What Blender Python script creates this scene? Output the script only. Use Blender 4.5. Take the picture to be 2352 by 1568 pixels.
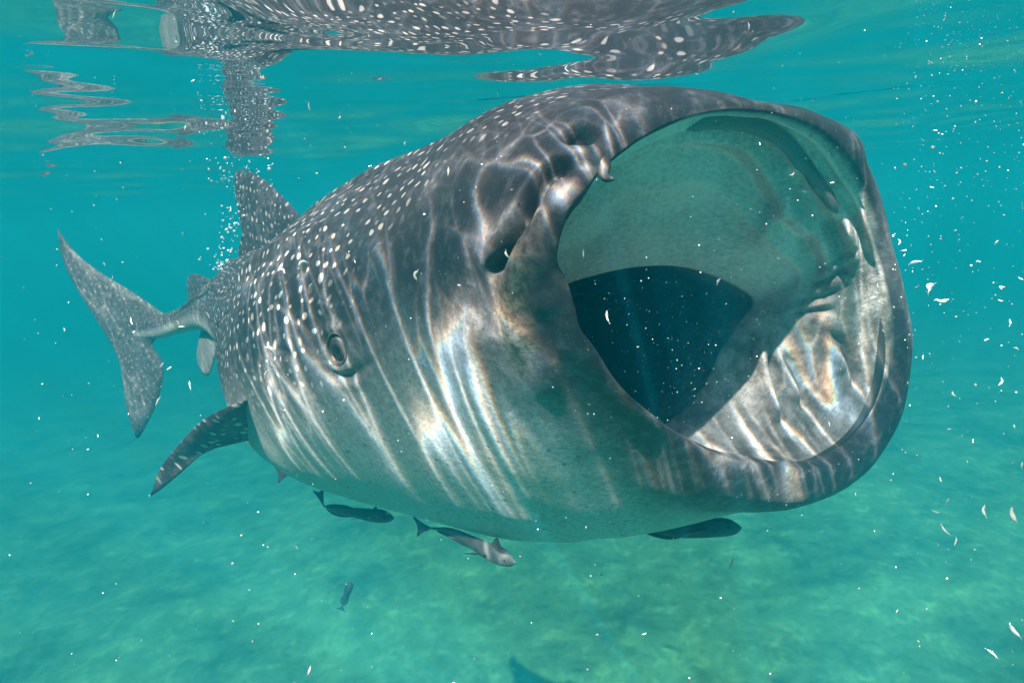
# Whale shark feeding just under the surface of green-blue coastal water.
import bpy, math, random
import numpy as np

for o in list(bpy.data.objects):
    bpy.data.objects.remove(o, do_unlink=True)
SC = bpy.context.scene
COL = SC.collection
rng = np.random.default_rng(11)
random.seed(5)

# ------------------------------------------------------------------ camera
ZC = -0.28                                   # water surface at z = 0
PITCH, ROLL = 0.195, math.radians(3.0)
FPX, CX, CY = 1500.0, 1176.0, 784.0          # layout grid 2352 x 1568
_u0 = np.array([0, math.sin(PITCH), math.cos(PITCH)]); _r0 = np.array([1.0, 0, 0])
CAM_F = np.array([0, math.cos(PITCH), -math.sin(PITCH)])
CAM_R = _r0*math.cos(ROLL) - _u0*math.sin(ROLL)
CAM_U = _u0*math.cos(ROLL) + _r0*math.sin(ROLL)
CAM_P = np.array([0, 0, ZC])
from mathutils import Matrix, Vector
cam = bpy.data.cameras.new('camera'); cam_o = bpy.data.objects.new('camera', cam); COL.objects.link(cam_o)
cam.sensor_width = 36; cam.lens = 36*FPX/2352; cam.clip_start = 0.02; cam.clip_end = 500
cam_o.matrix_world = Matrix(((CAM_R[0], CAM_U[0], -CAM_F[0], CAM_P[0]), (CAM_R[1], CAM_U[1], -CAM_F[1], CAM_P[1]),
                             (CAM_R[2], CAM_U[2], -CAM_F[2], CAM_P[2]), (0, 0, 0, 1)))
SC.camera = cam_o

# ------------------------------------------------------------------ light
SUN = Vector((-0.262, -0.588, 0.765)).normalized()          # towards the sun
world = bpy.data.worlds.new('World'); SC.world = world; world.use_nodes = True
wn = world.node_tree; bg = wn.nodes['Background']; bg.inputs[1].default_value = 0.15
sky = wn.nodes.new('ShaderNodeTexSky'); sky.sky_type = 'NISHITA'; sky.sun_disc = False
sky.sun_elevation = math.asin(SUN.z); sky.sun_rotation = math.atan2(SUN.x, SUN.y)
wn.links.new(sky.outputs[0], bg.inputs[0])
sl = bpy.data.lights.new('sun', 'SUN'); sl.energy = 5.0; sl.angle = math.radians(0.5); sl.color = (1.0, 0.975, 0.945)
sun_o = bpy.data.objects.new('sun', sl); COL.objects.link(sun_o)
sun_o.rotation_euler = SUN.to_track_quat('Z', 'Y').to_euler()
SC.view_settings.view_transform = 'Standard'; SC.view_settings.look = 'None'
SC.view_settings.exposure = 0.9; SC.view_settings.gamma = 1
SC.render.engine = 'CYCLES'
cy = SC.cycles
cy.use_denoising = True
cy.max_bounces = 8; cy.diffuse_bounces = 3; cy.glossy_bounces = 3; cy.transmission_bounces = 4
cy.volume_bounces = 3; cy.transparent_max_bounces = 12
cy.caustics_reflective = False; cy.caustics_refractive = False
cy.sample_clamp_indirect = 4.0

# ------------------------------------------------------------------ small tools
def ray(px, py): return CAM_F + CAM_R*((px-CX)/FPX) + CAM_U*((CY-py)/FPX)
def at(px, py, depth): return CAM_P + ray(px, py)*depth
def proj(P):
    d = np.asarray(P) - CAM_P; z = d@CAM_F
    return np.stack([CX + FPX*(d@CAM_R)/z, CY - FPX*(d@CAM_U)/z, z], -1)
def at_plane(px, py, p0, n):
    d = ray(px, py); return CAM_P + d*(((p0-CAM_P)@n)/(d@n))
def smooth(x):
    x = np.clip(x, 0, 1); return x*x*(3-2*x)
class Curve1:
    def __init__(s, xs, ys):
        s.x = np.array(xs, float); s.y = np.array(ys, float)
        d = np.diff(s.y)/np.diff(s.x); m = np.zeros(len(s.x)); h = np.diff(s.x)
        m[1:-1] = (d[:-1]*h[1:] + d[1:]*h[:-1])/(s.x[2:]-s.x[:-2]); m[0] = d[0]; m[-1] = d[-1]; s.m = m
    def __call__(s, t):
        t = np.clip(np.asarray(t, float), s.x[0], s.x[-1])
        i = np.clip(np.searchsorted(s.x, t)-1, 0, len(s.x)-2); h = s.x[i+1]-s.x[i]; u = (t-s.x[i])/h
        return ((2*u**3-3*u*u+1)*s.y[i] + (u**3-2*u*u+u)*h*s.m[i] + (-2*u**3+3*u*u)*s.y[i+1] + (u**3-u*u)*h*s.m[i+1])
def path3(pts, n):
    P = np.array(pts, float); t = np.arange(len(P))
    u = np.linspace(0, len(P)-1, n)
    return np.stack([Curve1(t, P[:, k])(u) for k in range(P.shape[1])], 1)

def mesh_obj(name, V, F, mats=None, parent=None, attrs=None, smooth_=True, matidx=None):
    me = bpy.data.meshes.new(name); V = np.asarray(V, float)
    if isinstance(F, np.ndarray):
        n, k = F.shape
        me.vertices.add(len(V)); me.vertices.foreach_set('co', V.ravel())
        me.loops.add(n*k); me.loops.foreach_set('vertex_index', F.ravel().astype(np.int32))
        me.polygons.add(n); me.polygons.foreach_set('loop_start', np.arange(0, n*k, k, dtype=np.int32))
        me.polygons.foreach_set('loop_total', np.full(n, k, dtype=np.int32))
        me.update(calc_edges=True)
    else:
        me.from_pydata([tuple(v) for v in V], [], F)
    me.validate()
    for m in (mats if isinstance(mats, (list, tuple)) else [mats]):
        if m: me.materials.append(m)
    if matidx is not None: me.polygons.foreach_set('material_index', np.asarray(matidx, np.int32))
    if smooth_: me.polygons.foreach_set('use_smooth', np.ones(len(me.polygons), bool))
    for k, v in (attrs or {}).items():
        v = np.asarray(v, float)
        if v.ndim == 1:
            a = me.attributes.new(k, 'FLOAT', 'POINT'); a.data.foreach_set('value', v)
        else:
            a = me.attributes.new(k, 'FLOAT_VECTOR', 'POINT'); a.data.foreach_set('vector', v.ravel())
    o = bpy.data.objects.new(name, me); COL.objects.link(o)
    if parent is not None:
        o.parent = parent; o.matrix_parent_inverse = parent.matrix_world.inverted()
    return o
def empty(name, loc):
    o = bpy.data.objects.new(name, None); COL.objects.link(o); o.location = loc
    o.empty_display_size = .1
    bpy.context.view_layer.update()
    return o
def tag(o, label=None, cat=None, group=None, kind=None):
    if label: o['label'] = label
    if cat: o['category'] = cat
    if group: o['group'] = group
    if kind: o['kind'] = kind
    return o
def grid_faces(nr, nc, wrap=True):
    i = np.arange(nr-1)[:, None]; j = np.arange(nc if wrap else nc-1)[None]
    j2 = (j+1) % nc
    return np.stack([i*nc+j, i*nc+j2, (i+1)*nc+j2, (i+1)*nc+j], -1).reshape(-1, 4)
def vnormals(V, F):
    a = V[F[:, 2]]-V[F[:, 0]]; b = V[F[:, 3]]-V[F[:, 1]]; n = np.cross(a, b)
    N = np.zeros_like(V)
    for k in range(4): np.add.at(N, F[:, k], n)
    return N/np.maximum(np.linalg.norm(N, axis=1), 1e-12)[:, None]

# node helpers
class NT:
    def __init__(s, name):
        s.m = bpy.data.materials.new(name); s.m.use_nodes = True; s.t = s.m.node_tree; s.t.nodes.clear()
        s.out = s.t.nodes.new('ShaderNodeOutputMaterial')
    def n(s, typ, ins=None, **kw):
        nd = s.t.nodes.new('ShaderNode'+typ)
        for k, v in kw.items(): setattr(nd, k, v)
        for k, v in (ins or {}).items(): s.put(nd.inputs[k], v)
        return nd
    def put(s, sock, v):
        if isinstance(v, bpy.types.NodeSocket): s.t.links.new(v, sock)
        elif isinstance(v, bpy.types.Node): s.t.links.new(v.outputs[0], sock)
        else: sock.default_value = v
    def math(s, op, a, b=0.0, clamp=False):
        nd = s.t.nodes.new('ShaderNodeMath'); nd.operation = op; nd.use_clamp = clamp
        s.put(nd.inputs[0], a); s.put(nd.inputs[1], b); return nd.outputs[0]
    def vmath(s, op, a, b=(0, 0, 0)):
        nd = s.t.nodes.new('ShaderNodeVectorMath'); nd.operation = op
        s.put(nd.inputs[0], a)
        if op == 'SCALE': s.put(nd.inputs['Scale'], b)
        else: s.put(nd.inputs[1], b)
        return nd.outputs[0]
    def mix(s, f, a, b, blend='MIX'):
        nd = s.t.nodes.new('ShaderNodeMix'); nd.data_type = 'RGBA'; nd.blend_type = blend
        s.put(nd.inputs[0], f); s.put(nd.inputs[6], a); s.put(nd.inputs[7], b); return nd.outputs[2]
    def ramp(s, f, stops):
        nd = s.t.nodes.new('ShaderNodeMapRange'); nd.interpolation_type = 'SMOOTHSTEP'
        s.put(nd.inputs[0], f); nd.inputs[1].default_value = stops[0]; nd.inputs[2].default_value = stops[1]
        nd.inputs[3].default_value = stops[2] if len(stops) > 2 else 0.0
        nd.inputs[4].default_value = stops[3] if len(stops) > 3 else 1.0
        return nd.outputs[0]
    def noise(s, vec, scale, detail=3, rough=.55, dist=0.0):
        nd = s.n('TexNoise', {'Vector': vec, 'Scale': scale, 'Detail': detail, 'Roughness': rough, 'Distortion': dist}); return nd
    def attr(s, name): return s.n('Attribute', attribute_name=name)
    def surf(s, v): s.put(s.out.inputs['Surface'], v)
def rgb(r, g, b): return (r, g, b, 1.0)

# ------------------------------------------------------------------ water: surface, body, seabed
def water_surface_material():
    t = NT('water_surface')
    co = t.n('TexCoord').outputs['Object']
    # caustic light painted into the transmission colour as curved lines (three slightly shifted colours)
    el = t.vmath('MULTIPLY', co, (1.0, .32, 1.0))        # drawn out so the painted streaks run upright on the flank
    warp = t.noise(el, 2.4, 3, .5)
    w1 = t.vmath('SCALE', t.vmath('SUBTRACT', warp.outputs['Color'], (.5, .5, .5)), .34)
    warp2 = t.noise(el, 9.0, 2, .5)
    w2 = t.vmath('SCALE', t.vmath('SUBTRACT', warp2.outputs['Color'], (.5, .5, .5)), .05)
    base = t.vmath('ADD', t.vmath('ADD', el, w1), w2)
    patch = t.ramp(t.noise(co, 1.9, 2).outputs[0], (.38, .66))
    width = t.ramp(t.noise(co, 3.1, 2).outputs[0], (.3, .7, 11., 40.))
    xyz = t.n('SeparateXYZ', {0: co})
    caustic_zone = t.math('SUBTRACT', xyz.outputs[1], t.math('MULTIPLY', t.math('MAXIMUM', t.math('SUBTRACT', xyz.outputs[0], .15), 0.0), .6))
    caustic_zone = t.math('ADD', caustic_zone, t.math('MULTIPLY', t.math('MAXIMUM', t.math('SUBTRACT', xyz.outputs[0], .75), 0.0), 3.0))
    caustic_zone = t.math('SUBTRACT', caustic_zone, t.math('MULTIPLY', t.math('MAXIMUM', t.math('SUBTRACT', -.1, xyz.outputs[0]), 0.0), .55))
    caustic_zone = t.math('ADD', caustic_zone, t.math('MULTIPLY', t.math('MAXIMUM', t.math('SUBTRACT', -.85, xyz.outputs[0]), 0.0), 3.0))
    caustic_gain = t.ramp(caustic_zone, (.70, .98, 1.0, .16))            # painted caustics weakened by a hand-set zone, off head top and seabed
    even = t.ramp(caustic_zone, (.70, .98, .30, .80))  # plain sunlight share, raised where the painted lines are weakened
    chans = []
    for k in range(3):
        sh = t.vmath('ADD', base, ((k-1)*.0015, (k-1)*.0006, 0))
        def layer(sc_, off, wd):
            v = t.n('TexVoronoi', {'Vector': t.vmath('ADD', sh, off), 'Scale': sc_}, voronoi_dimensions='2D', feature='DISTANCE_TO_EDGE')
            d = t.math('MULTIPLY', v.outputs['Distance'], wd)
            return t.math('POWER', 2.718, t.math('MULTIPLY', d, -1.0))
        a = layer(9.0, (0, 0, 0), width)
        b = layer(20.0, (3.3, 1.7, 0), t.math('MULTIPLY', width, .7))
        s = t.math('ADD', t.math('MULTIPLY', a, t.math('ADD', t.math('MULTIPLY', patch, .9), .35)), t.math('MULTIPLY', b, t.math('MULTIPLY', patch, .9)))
        s = t.math('ADD', t.math('MULTIPLY', t.math('MULTIPLY', s, caustic_gain), 8.0), even)
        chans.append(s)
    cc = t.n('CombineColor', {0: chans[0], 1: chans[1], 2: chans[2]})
    tr = t.n('BsdfTransparent', {'Color': cc.outputs[0]})
    gl = t.n('BsdfGlossy', {'Color': rgb(.97, .97, .97), 'Roughness': 0.0})
    fr = t.n('Fresnel', {'IOR': 1.33})
    t.surf(t.n('MixShader', {0: fr.outputs[0], 1: tr, 2: gl}))
    return t.m

def axis(lo, hi, d, far, g=1.09):
    mid = np.arange(lo, hi+d/2, d); a = [lo]; st = d
    while a[-1] > -far: st *= g; a.append(a[-1]-st)
    b = [mid[-1]]; st = d
    while b[-1] < far: st *= g; b.append(b[-1]+st)
    return np.array(a[:0:-1] + list(mid) + b[1:])
FAR = 70.0
xs = axis(-2.6, 2.2, .02, FAR); ys = axis(0.0, 4.2, .02, FAR)
X, Y = np.meshgrid(xs, ys)
sp = np.maximum(np.gradient(xs)[None, :], np.gradient(ys)[:, None])
Z = np.zeros_like(X)
wr = np.random.default_rng(4); rough = 1 + .1*smooth((Y-1.7)/1.2)
for lam, slope, n in ((2.6, .022, 5), (1.3, .038, 7), (.62, .046, 9), (.3, .040, 10), (.14, .026, 12)):
    for _ in range(n):
        l = lam*wr.uniform(.75, 1.3); k = 2*math.pi/l
        an = math.radians(100) + wr.normal(0, .75)        # crests run roughly across the view
        amp = slope/k/math.sqrt(n)*1.3
        fade = smooth((l/4.5 - sp)/(l/4.5 - l/9))
        Z += amp*fade*rough*np.sin(k*(X*math.cos(an)+Y*math.sin(an)) + wr.uniform(0, 6.28))
surf_V = np.stack([X, Y, Z], -1).reshape(-1, 3)
ws = mesh_obj('water_surface', surf_V, grid_faces(len(ys), len(xs), False), water_surface_material())
tag(ws, kind='structure')

def haze_material():
    t = NT('sea_water')
    sca = t.n('VolumeScatter', {'Color': rgb(.01, .72, 1.0), 'Density': .035, 'Anisotropy': 0.0})
    ab = t.n('VolumeAbsorption', {'Color': rgb(.42, .60, .55), 'Density': .148})
    ad = t.n('AddShader', {0: sca, 1: ab})
    t.put(t.out.inputs['Volume'], ad)
    return t.m
SEABED = -7.5
hb = FAR-1
hz = mesh_obj('haze', [(x, y, z) for z in (SEABED-1.6, .12) for y in (-hb, hb) for x in (-hb, hb)],
              [(0, 2, 3, 1), (4, 5, 7, 6), (0, 1, 5, 4), (2, 6, 7, 3), (0, 4, 6, 2), (1, 3, 7, 5)], haze_material(), smooth_=False)
tag(hz, 'clear green-blue sea water filling the whole scene', 'water', kind='stuff')

def fbm(x, y, seed, octs=5, base=1.0):
    r = np.random.default_rng(seed); o = np.zeros_like(x); a = 1.0
    for k in range(octs):
        for _ in range(5):
            an = r.uniform(0, 6.28); kk = base*(2.0**k)*r.uniform(.7, 1.4)
            o += a*.4*np.sin(kk*(x*math.cos(an)+y*math.sin(an)) + r.uniform(0, 6.28) + 1.3*np.sin(kk*.6*(x*math.sin(an)-y*math.cos(an))+r.uniform(0, 6.28)))
        a *= .55
    return o
def seabed_height(x, y):
    return SEABED + .16*fbm(x, y, 3, 4, .5) + .05*x
bx = axis(-7, 8, .12, FAR+2, 1.13); by = axis(1.5, 14, .12, FAR+2, 1.13)
BX, BY = np.meshgrid(bx, by); bxl = np.clip(BX, -9, 9)
BZ = SEABED + .16*fbm(BX, BY, 3, 4, .5)*np.exp(-np.hypot(BX, BY-5)/25) + .05*bxl
def seabed_material():
    t = NT('seabed_sand')
    co = t.n('TexCoord').outputs['Object']
    n1 = t.noise(co, .62, 4, .55, .3); n2 = t.noise(co, 2.2, 4, .6); n3 = t.noise(co, 9, 6, .75)
    v = t.math('ADD', t.math('ADD', t.math('MULTIPLY', n1.outputs[0], .68), t.math('MULTIPLY', n2.outputs[0], .26)), t.math('MULTIPLY', n3.outputs[0], .16))
    f = t.ramp(v, (.30, .72))
    sand = t.mix(n3.outputs[0], rgb(.10, .38, .19), rgb(.22, .74, .40))
    weed = t.mix(n2.outputs[0], rgb(.015, .08, .04), rgb(.04, .16, .08))
    c = t.mix(f, weed, sand)
    bmp = t.n('Bump', {'Height': v, 'Strength': .08, 'Distance': .12})
    t.surf(t.n('BsdfPrincipled', {'Base Color': c, 'Roughness': .95, 'Normal': bmp.outputs[0]}))
    return t.m
sb = mesh_obj('seabed', np.stack([BX, BY, BZ], -1).reshape(-1, 3), grid_faces(len(by), len(bx), False), seabed_material())
tag(sb, kind='structure')

# ------------------------------------------------------------------ the whale shark
MX, MY = 0.474, 1.20
_ss = np.linspace(-0.2, 4.6, 961)
_phi = np.radians(Curve1([-.2, 0, .6, 2.0, 3.2, 3.6, 4.0, 4.6], [33, 35, 43, 43.5, 45, 54, 70, 74])(_ss))
_dx = -np.sin(_phi); _dy = np.cos(_phi)
_sx = np.concatenate([[0], np.cumsum((_dx[1:]+_dx[:-1])/2*np.diff(_ss))])
_sy = np.concatenate([[0], np.cumsum((_dy[1:]+_dy[:-1])/2*np.diff(_ss))])
_i0 = np.argmin(abs(_ss)); _sx += MX-_sx[_i0]; _sy += MY-_sy[_i0]
def spine(s):
    x = np.interp(s, _ss, _sx); y = np.interp(s, _ss, _sy); p = np.interp(s, _ss, _phi)
    return np.stack([x, y], -1), np.stack([-np.sin(p), np.cos(p)], -1), np.stack([-np.cos(p), -np.sin(p)], -1)
S_K = [0, .15, .35, .6, .9, 1.2, 1.5, 1.9, 2.2, 2.6, 3.0, 3.4, 3.8, 4.0]
W_K = [0.5665, 0.5656, 0.5461, 0.5627, 0.597, 0.5883, 0.5042, 0.3728, 0.2716, 0.165, 0.108, 0.068, 0.042, 0.032]
T_K = [0.1819, 0.2517, 0.2658, 0.2108, 0.1545, 0.0748, -0.0457, -0.111, -0.093, -0.1992, -0.3129, -0.425, -0.505, -0.53]
B_K = [-0.8299, -0.8684, -0.8054, -0.8673, -0.9066, -0.93, -0.9291, -0.8045, -0.6929, -0.5821, -0.5331, -0.5701, -0.6385, -0.65]
M_K = [0.5494, 0.5779, 0.5966, 0.5967, 0.5864, 0.5554, 0.5151, 0.4768, 0.4686, 0.4796, 0.4901, 0.5, 0.5, 0.5]
ET_K = [2.2857, 2.2672, 2.2468, 2.2467, 2.2675, 2.27, 2.2465, 2.2421, 2.0724, 2.0862, 2.0975, 2.0952, 2.0972, 2.0995]
EB_K = [1.9922, 1.8436, 1.7456, 1.7428, 1.7556, 1.8188, 1.9749, 2.1157, 2.107, 2.1015, 2.0991, 2.0987, 2.0991, 2.0997]
RIM = [(1271,585),(1281,530),(1322,455),(1372,392),(1436,340),(1496,305),(1576,275),(1651,260),(1726,259),(1801,273),(1866,300),(1917,340),(1955,395),(1985,450),(2012,530),(2038,610),(2058,700),(2066,780),(2058,870),(2030,950),(1976,1022),(1901,1062),(1826,1072),(1726,1060),(1651,1049),(1601,1029),(1526,979),(1436,909),(1386,854),(1341,784),(1319,750),(1311,710),(1291,640)]
NU = 512
_tw = np.linspace(0, 2*np.pi, 7201); _td = (_tw-math.radians(8)+np.pi) % (2*np.pi) - np.pi
_te = (_tw-math.radians(205)+np.pi) % (2*np.pi) - np.pi
_wd = 1 + 2.6*np.exp(-(_td/math.radians(34))**2) + 1.1*np.exp(-(_te/math.radians(45))**2); _cw = np.concatenate([[0], np.cumsum((_wd[1:]+_wd[:-1])/2)]); _cw /= _cw[-1]
TH = np.interp(np.arange(NU)/NU, _cw, _tw)                      # 0 near mouth corner, 90 top, 180 far corner, 270 chin
_c0, _d0, _r0m = spine(0.0)
MN = np.r_[_d0, 0.06]; MN /= np.linalg.norm(MN)    # into the mouth
M0 = np.array([_c0[0], _c0[1], ZC-0.13])
_a0 = np.r_[_r0m, 0.0]; _b0 = np.cross(_a0, MN); _b0 = _b0 if _b0[2] > 0 else -_b0
def rim_polar():
    P = np.array([at_plane(*p, M0, MN) for p in RIM]) - M0
    a = P@_a0; b = P@_b0
    th = np.arctan2(b/.36, a/.5) % (2*np.pi)
    o = np.argsort(th); th = th[o]; a = a[o]; b = b[o]
    T = np.concatenate([th-2*np.pi, th, th+2*np.pi])
    A = Curve1(T, np.tile(a, 3))(TH); B = Curve1(T, np.tile(b, 3))(TH)
    k = np.array([1, 4, 6, 4, 1])/16.
    for _ in range(4):
        A = sum(k[i]*np.roll(A, i-2) for i in range(5)); B = sum(k[i]*np.roll(B, i-2) for i in range(5))
    return A, B
RA, RB = rim_polar()
RIM3 = M0 + RA[:, None]*_a0 + RB[:, None]*_b0
_W, _T, _B, _M, _ET, _EB = [Curve1(S_K, k) for k in (W_K, T_K, B_K, M_K, ET_K, EB_K)]
def section(s):
    w, t, b = _W(s), _T(s)+ZC, _B(s)+ZC
    zm = b + (t-b)*_M(s); c, sn = np.cos(TH), np.sin(TH)
    e = np.where(sn > 0, _ET(s), _EB(s))
    return w*np.sign(c)*np.abs(c)**(2/e), zm + np.where(sn > 0, t-zm, zm-b)*np.sign(sn)*np.abs(sn)**(2/e)
def ring(s):
    c, d, r = spine(s); a, z = section(s)
    return np.concatenate([c[None]+a[:, None]*r[None], z[:, None]], 1)
_lv = [0.0818, 0.0529, 0.056, 0.0900, 0.0388, 0.115, 0.084, 0.120, 0.1245, 0.0818, 0.0529, 0.056, 0.09]
LIP = Curve1(np.radians([-60, 0, 18, 42, 90, 140, 180, 220, 270, 300, 360, 378, 402]), _lv)(TH)
LIPS = Curve1(np.radians([0, 20, 90, 150, 190, 220, 262, 285, 310, 340, 360]), [.02, .02, .02, .02, .014, .009, .009, .016, .045, .04, .02])(TH)    # steep front face on the lower lip
_rad = np.sqrt(RA**2+RB**2); ODIR = (RA/_rad)[:, None]*_a0 + (RB/_rad)[:, None]*_b0
def outer_ring(s, blend=.45):
    R = ring(max(s, 0.0)); k = smooth(s/blend)
    if k >= 1: return R
    c, d, r = spine(s)
    L = RIM3 + ODIR*(LIP*(1-np.exp(-s/LIPS)))[:, None] + np.r_[c-_c0, 0.0][None]
    return L*(1-k) + R*k

# throat opening (where the lining ends and the dark gill chamber begins)
HOLE_S = .34
_hc, _hd, _hr = spine(HOLE_S)
HOLE = [(1290,655),(1330,640),(1400,622),(1500,611),(1550,610),(1640,632),(1700,660),(1738,695),(1700,742),(1662,800),(1632,865),(1592,925),(1530,975),(1450,1015),(1350,1005),(1230,930),(1160,830),(1180,730),(1235,675)]
HTILT = .38           # the far side of the throat lies further forward
def hole_ring():
    hp = np.r_[_hc, ZC-.35]; n = np.r_[_hd - HTILT*_hr, 0.0]; P = np.array([at_plane(*p, hp, n) for p in HOLE])
    m = P.mean(0); a = (P-m)@np.r_[_hr, 0]; b = P[:, 2]-m[2]
    th = np.arctan2(b/.24, a/.42) % (2*np.pi); o = np.argsort(th); T = np.concatenate([th[o]-2*np.pi, th[o], th[o]+2*np.pi])
    A = Curve1(T, np.tile(a[o], 3))(TH); B = Curve1(T, np.tile(b[o], 3))(TH)
    k = np.array([1, 4, 6, 4, 1])/16.
    for _ in range(16):
        A = sum(k[i]*np.roll(A, i-2) for i in range(5)); B = sum(k[i]*np.roll(B, i-2) for i in range(5))
    return m, A, B
_hm, _ha, _hb = hole_ring(); _hoff = (_hm[:2]-_hc)@_hr
_ha = _ha + _hoff; _hz = _hb + _hm[2]
HOLE3 = np.concatenate([_hc[None]+_ha[:, None]*_hr[None] + HTILT*_ha[:, None]*_hd[None], _hz[:, None]], 1)
rings, s_of, lin = [], [], []
# gill chamber, from its blind end forward
for u in np.linspace(1, 0, 16):
    s = HOLE_S + .02 + 1.0*u; c, d, r = spine(s); k = math.sqrt(max(1-u**2, 0.0004))*(1.12 if u < .999 else 1)
    k = min(k, 1.12); hz_ = (_hz - _hz.mean())*k*1.02 + _hz.mean() - .02*u
    _q = ((_ha-_hoff)*k*1.02 + _hoff*(1-u))[:, None]
    rings.append(np.concatenate([c[None]+_q*r[None] + HTILT*_q*(1-u)*d[None], hz_[:, None]], 1)); s_of.append(-s); lin.append(2.0)
rings.append(HOLE3 + np.r_[_hd*.008, 0][None]); s_of.append(-HOLE_S-.01); lin.append(2.0)
_far = smooth((-np.cos(TH)-.1)/.6)
for u in np.linspace(1, 0, 70)[:-1]:
    s = HOLE_S*u
    g = u**(1.5 - .6*_far)[:, None]
    base = RIM3*(1-g) + (HOLE3 - np.r_[_hc-_c0, 0.0][None])*g
    # the jaws' inner side bulges out behind the lip
    bulge = .045*np.sin(np.pi*min(u*1.25, 1))**1.0*(.35+.65*np.abs(np.sin(TH)))*(1-_far)
    roll = .012*np.exp(-((u-.035)/.03)**2)
    c, d, r = spine(s)
    rings.append(base + ODIR*(bulge-roll)[:, None] + np.r_[c-_c0, 0.0][None]); s_of.append(-s); lin.append(1.0)
_so = np.concatenate([[0, .002, .005, .009, .014, .02, .026], np.arange(.031, .14, .005), np.arange(.14, .5, .0075), np.arange(.5, 1.7, .014), np.arange(1.7, 4.0, .028), [4.0]])
for s in _so:
    rr = outer_ring(s)
    rr = rr - np.r_[_d0, 0][None]*(.018*np.exp(-((s-.006)/.012)**2))      # rounded lip edge
    rings.append(rr); s_of.append(s); lin.append(0.0)
BV = np.array(rings); NR = len(rings); s_of = np.array(s_of); lin = np.array(lin)
BODY_V = BV.reshape(-1, 3); BODY_F = grid_faces(NR, NU)
S_V = np.repeat(s_of, NU); TH_V = np.tile(TH, NR); LIN_V = np.repeat(lin, NU)
BN = vnormals(BODY_V, BODY_F)
_mid = np.argmin(abs(s_of-1.0)); _q = _mid*NU
if BN[_q]@np.r_[spine(1.0)[2], 0] < 0: BODY_F = BODY_F[:, ::-1]; BN = -BN
BP = proj(BODY_V)
_front = (BN*(CAM_P-BODY_V)).sum(1) > 0
def pick(px, py, tol=15):
    """body vertex seen at that place"""
    d2 = (BP[:, 0]-px)**2 + (BP[:, 1]-py)**2
    for t in (tol, 30, 60):
        m = (d2 < t*t) & _front
        if m.any():
            i = np.where(m)[0]; z = BP[i, 2]; i = i[z < z.min()+.06]
            return i[np.argmin(d2[i])]
    return int(np.argmin(d2))
DISP = np.zeros(len(BODY_V)); FOLD = np.zeros(len(BODY_V)); CREASE_SHADE = np.zeros(len(BODY_V))  # last one: shade of slits and pits, put into the skin colour
def poly_dist(P3, taper=True):
    """distance of every body vertex to a 3-d polyline, with 0..1 place along it"""
    best = np.full(len(BODY_V), 9.0); tt = np.zeros(len(BODY_V))
    lo = P3.min(0)-.12; hi = P3.max(0)+.12
    I = np.where(((BODY_V > lo) & (BODY_V < hi)).all(1))[0]; Q = BODY_V[I]
    b = np.full(len(I), 9.0); t_ = np.zeros(len(I)); n = len(P3)-1
    for k in range(n):
        a, e = P3[k], P3[k+1]-P3[k]; u = np.clip(((Q-a)@e)/(e@e+1e-12), 0, 1)
        d = np.linalg.norm(Q-a-u[:, None]*e, axis=1); m = d < b; b[m] = d[m]; t_[m] = ((k+u)/n)[m]
    best[I] = b; tt[I] = t_; return best, tt
def surf_path(pix, n=40):
    ids = [pick(*p) for p in pix]; return path3(BODY_V[ids], n)
def carve(pix, depth, width, ends=.12, lining=None):
    d, t = poly_dist(surf_path(pix)); e = smooth(np.minimum(t, 1-t)/ends) if ends else 1
    k = np.exp(-(d/width)**2)*e
    if lining is not None: k = k*(np.abs(LIN_V-lining) < .5)
    DISP[:] += -depth*k; return k
# labial furrow on the head side of the mouth corner
g = carve([(1320,364),(1268,398),(1228,444),(1186,512),(1150,580),(1122,648)], .040, .0095, .10, 0); CREASE_SHADE += g*1.3
carve([(1306,352),(1252,384),(1208,432),(1166,500),(1126,572),(1100,640)], -.006, .014, .2, 0)
# stained fold and lip roll in front of it
BROWN = [(1262,462),(1206,530),(1180,600),(1172,680),(1178,760),(1196,825),(1216,880)]
carve(BROWN, -.009, .018, .3, 0)
d_, t_ = poly_dist(surf_path(BROWN)); FOLD += np.exp(-(d_/(.012+.022*np.sin(np.pi*np.clip(t_, 0, 1))**.8))**4)*smooth(np.minimum(t_, 1-t_)/.12)*(LIN_V < .5)
g = carve([(1294,406),(1227,478),(1212,524),(1206,582),(1215,640),(1217,690)], .007, .006, .12, 0); CREASE_SHADE += g*.5
carve([(1345,378),(1306,428),(1262,486),(1236,552),(1238,630),(1252,700),(1266,760)], -.020, .017, .2, 0)
g = carve([(1288,560),(1284,640),(1270,720),(1292,760)], .006, .006, .3, 0)
carve([(1330,770),(1290,800),(1255,860),(1245,930)], -.008, .03, .3, 0)
# nostril and its flap
g = carve([(1306,326),(1322,312),(1338,298),(1356,284)], .052, .018, .22, 0); CREASE_SHADE += 2.2*g
carve([(1392,284),(1370,318),(1352,350),(1366,382)], -.014, .015, .25, 0)
g = carve([(1308,376),(1335,372),(1366,378)], .007, .004, .2, 0)
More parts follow.
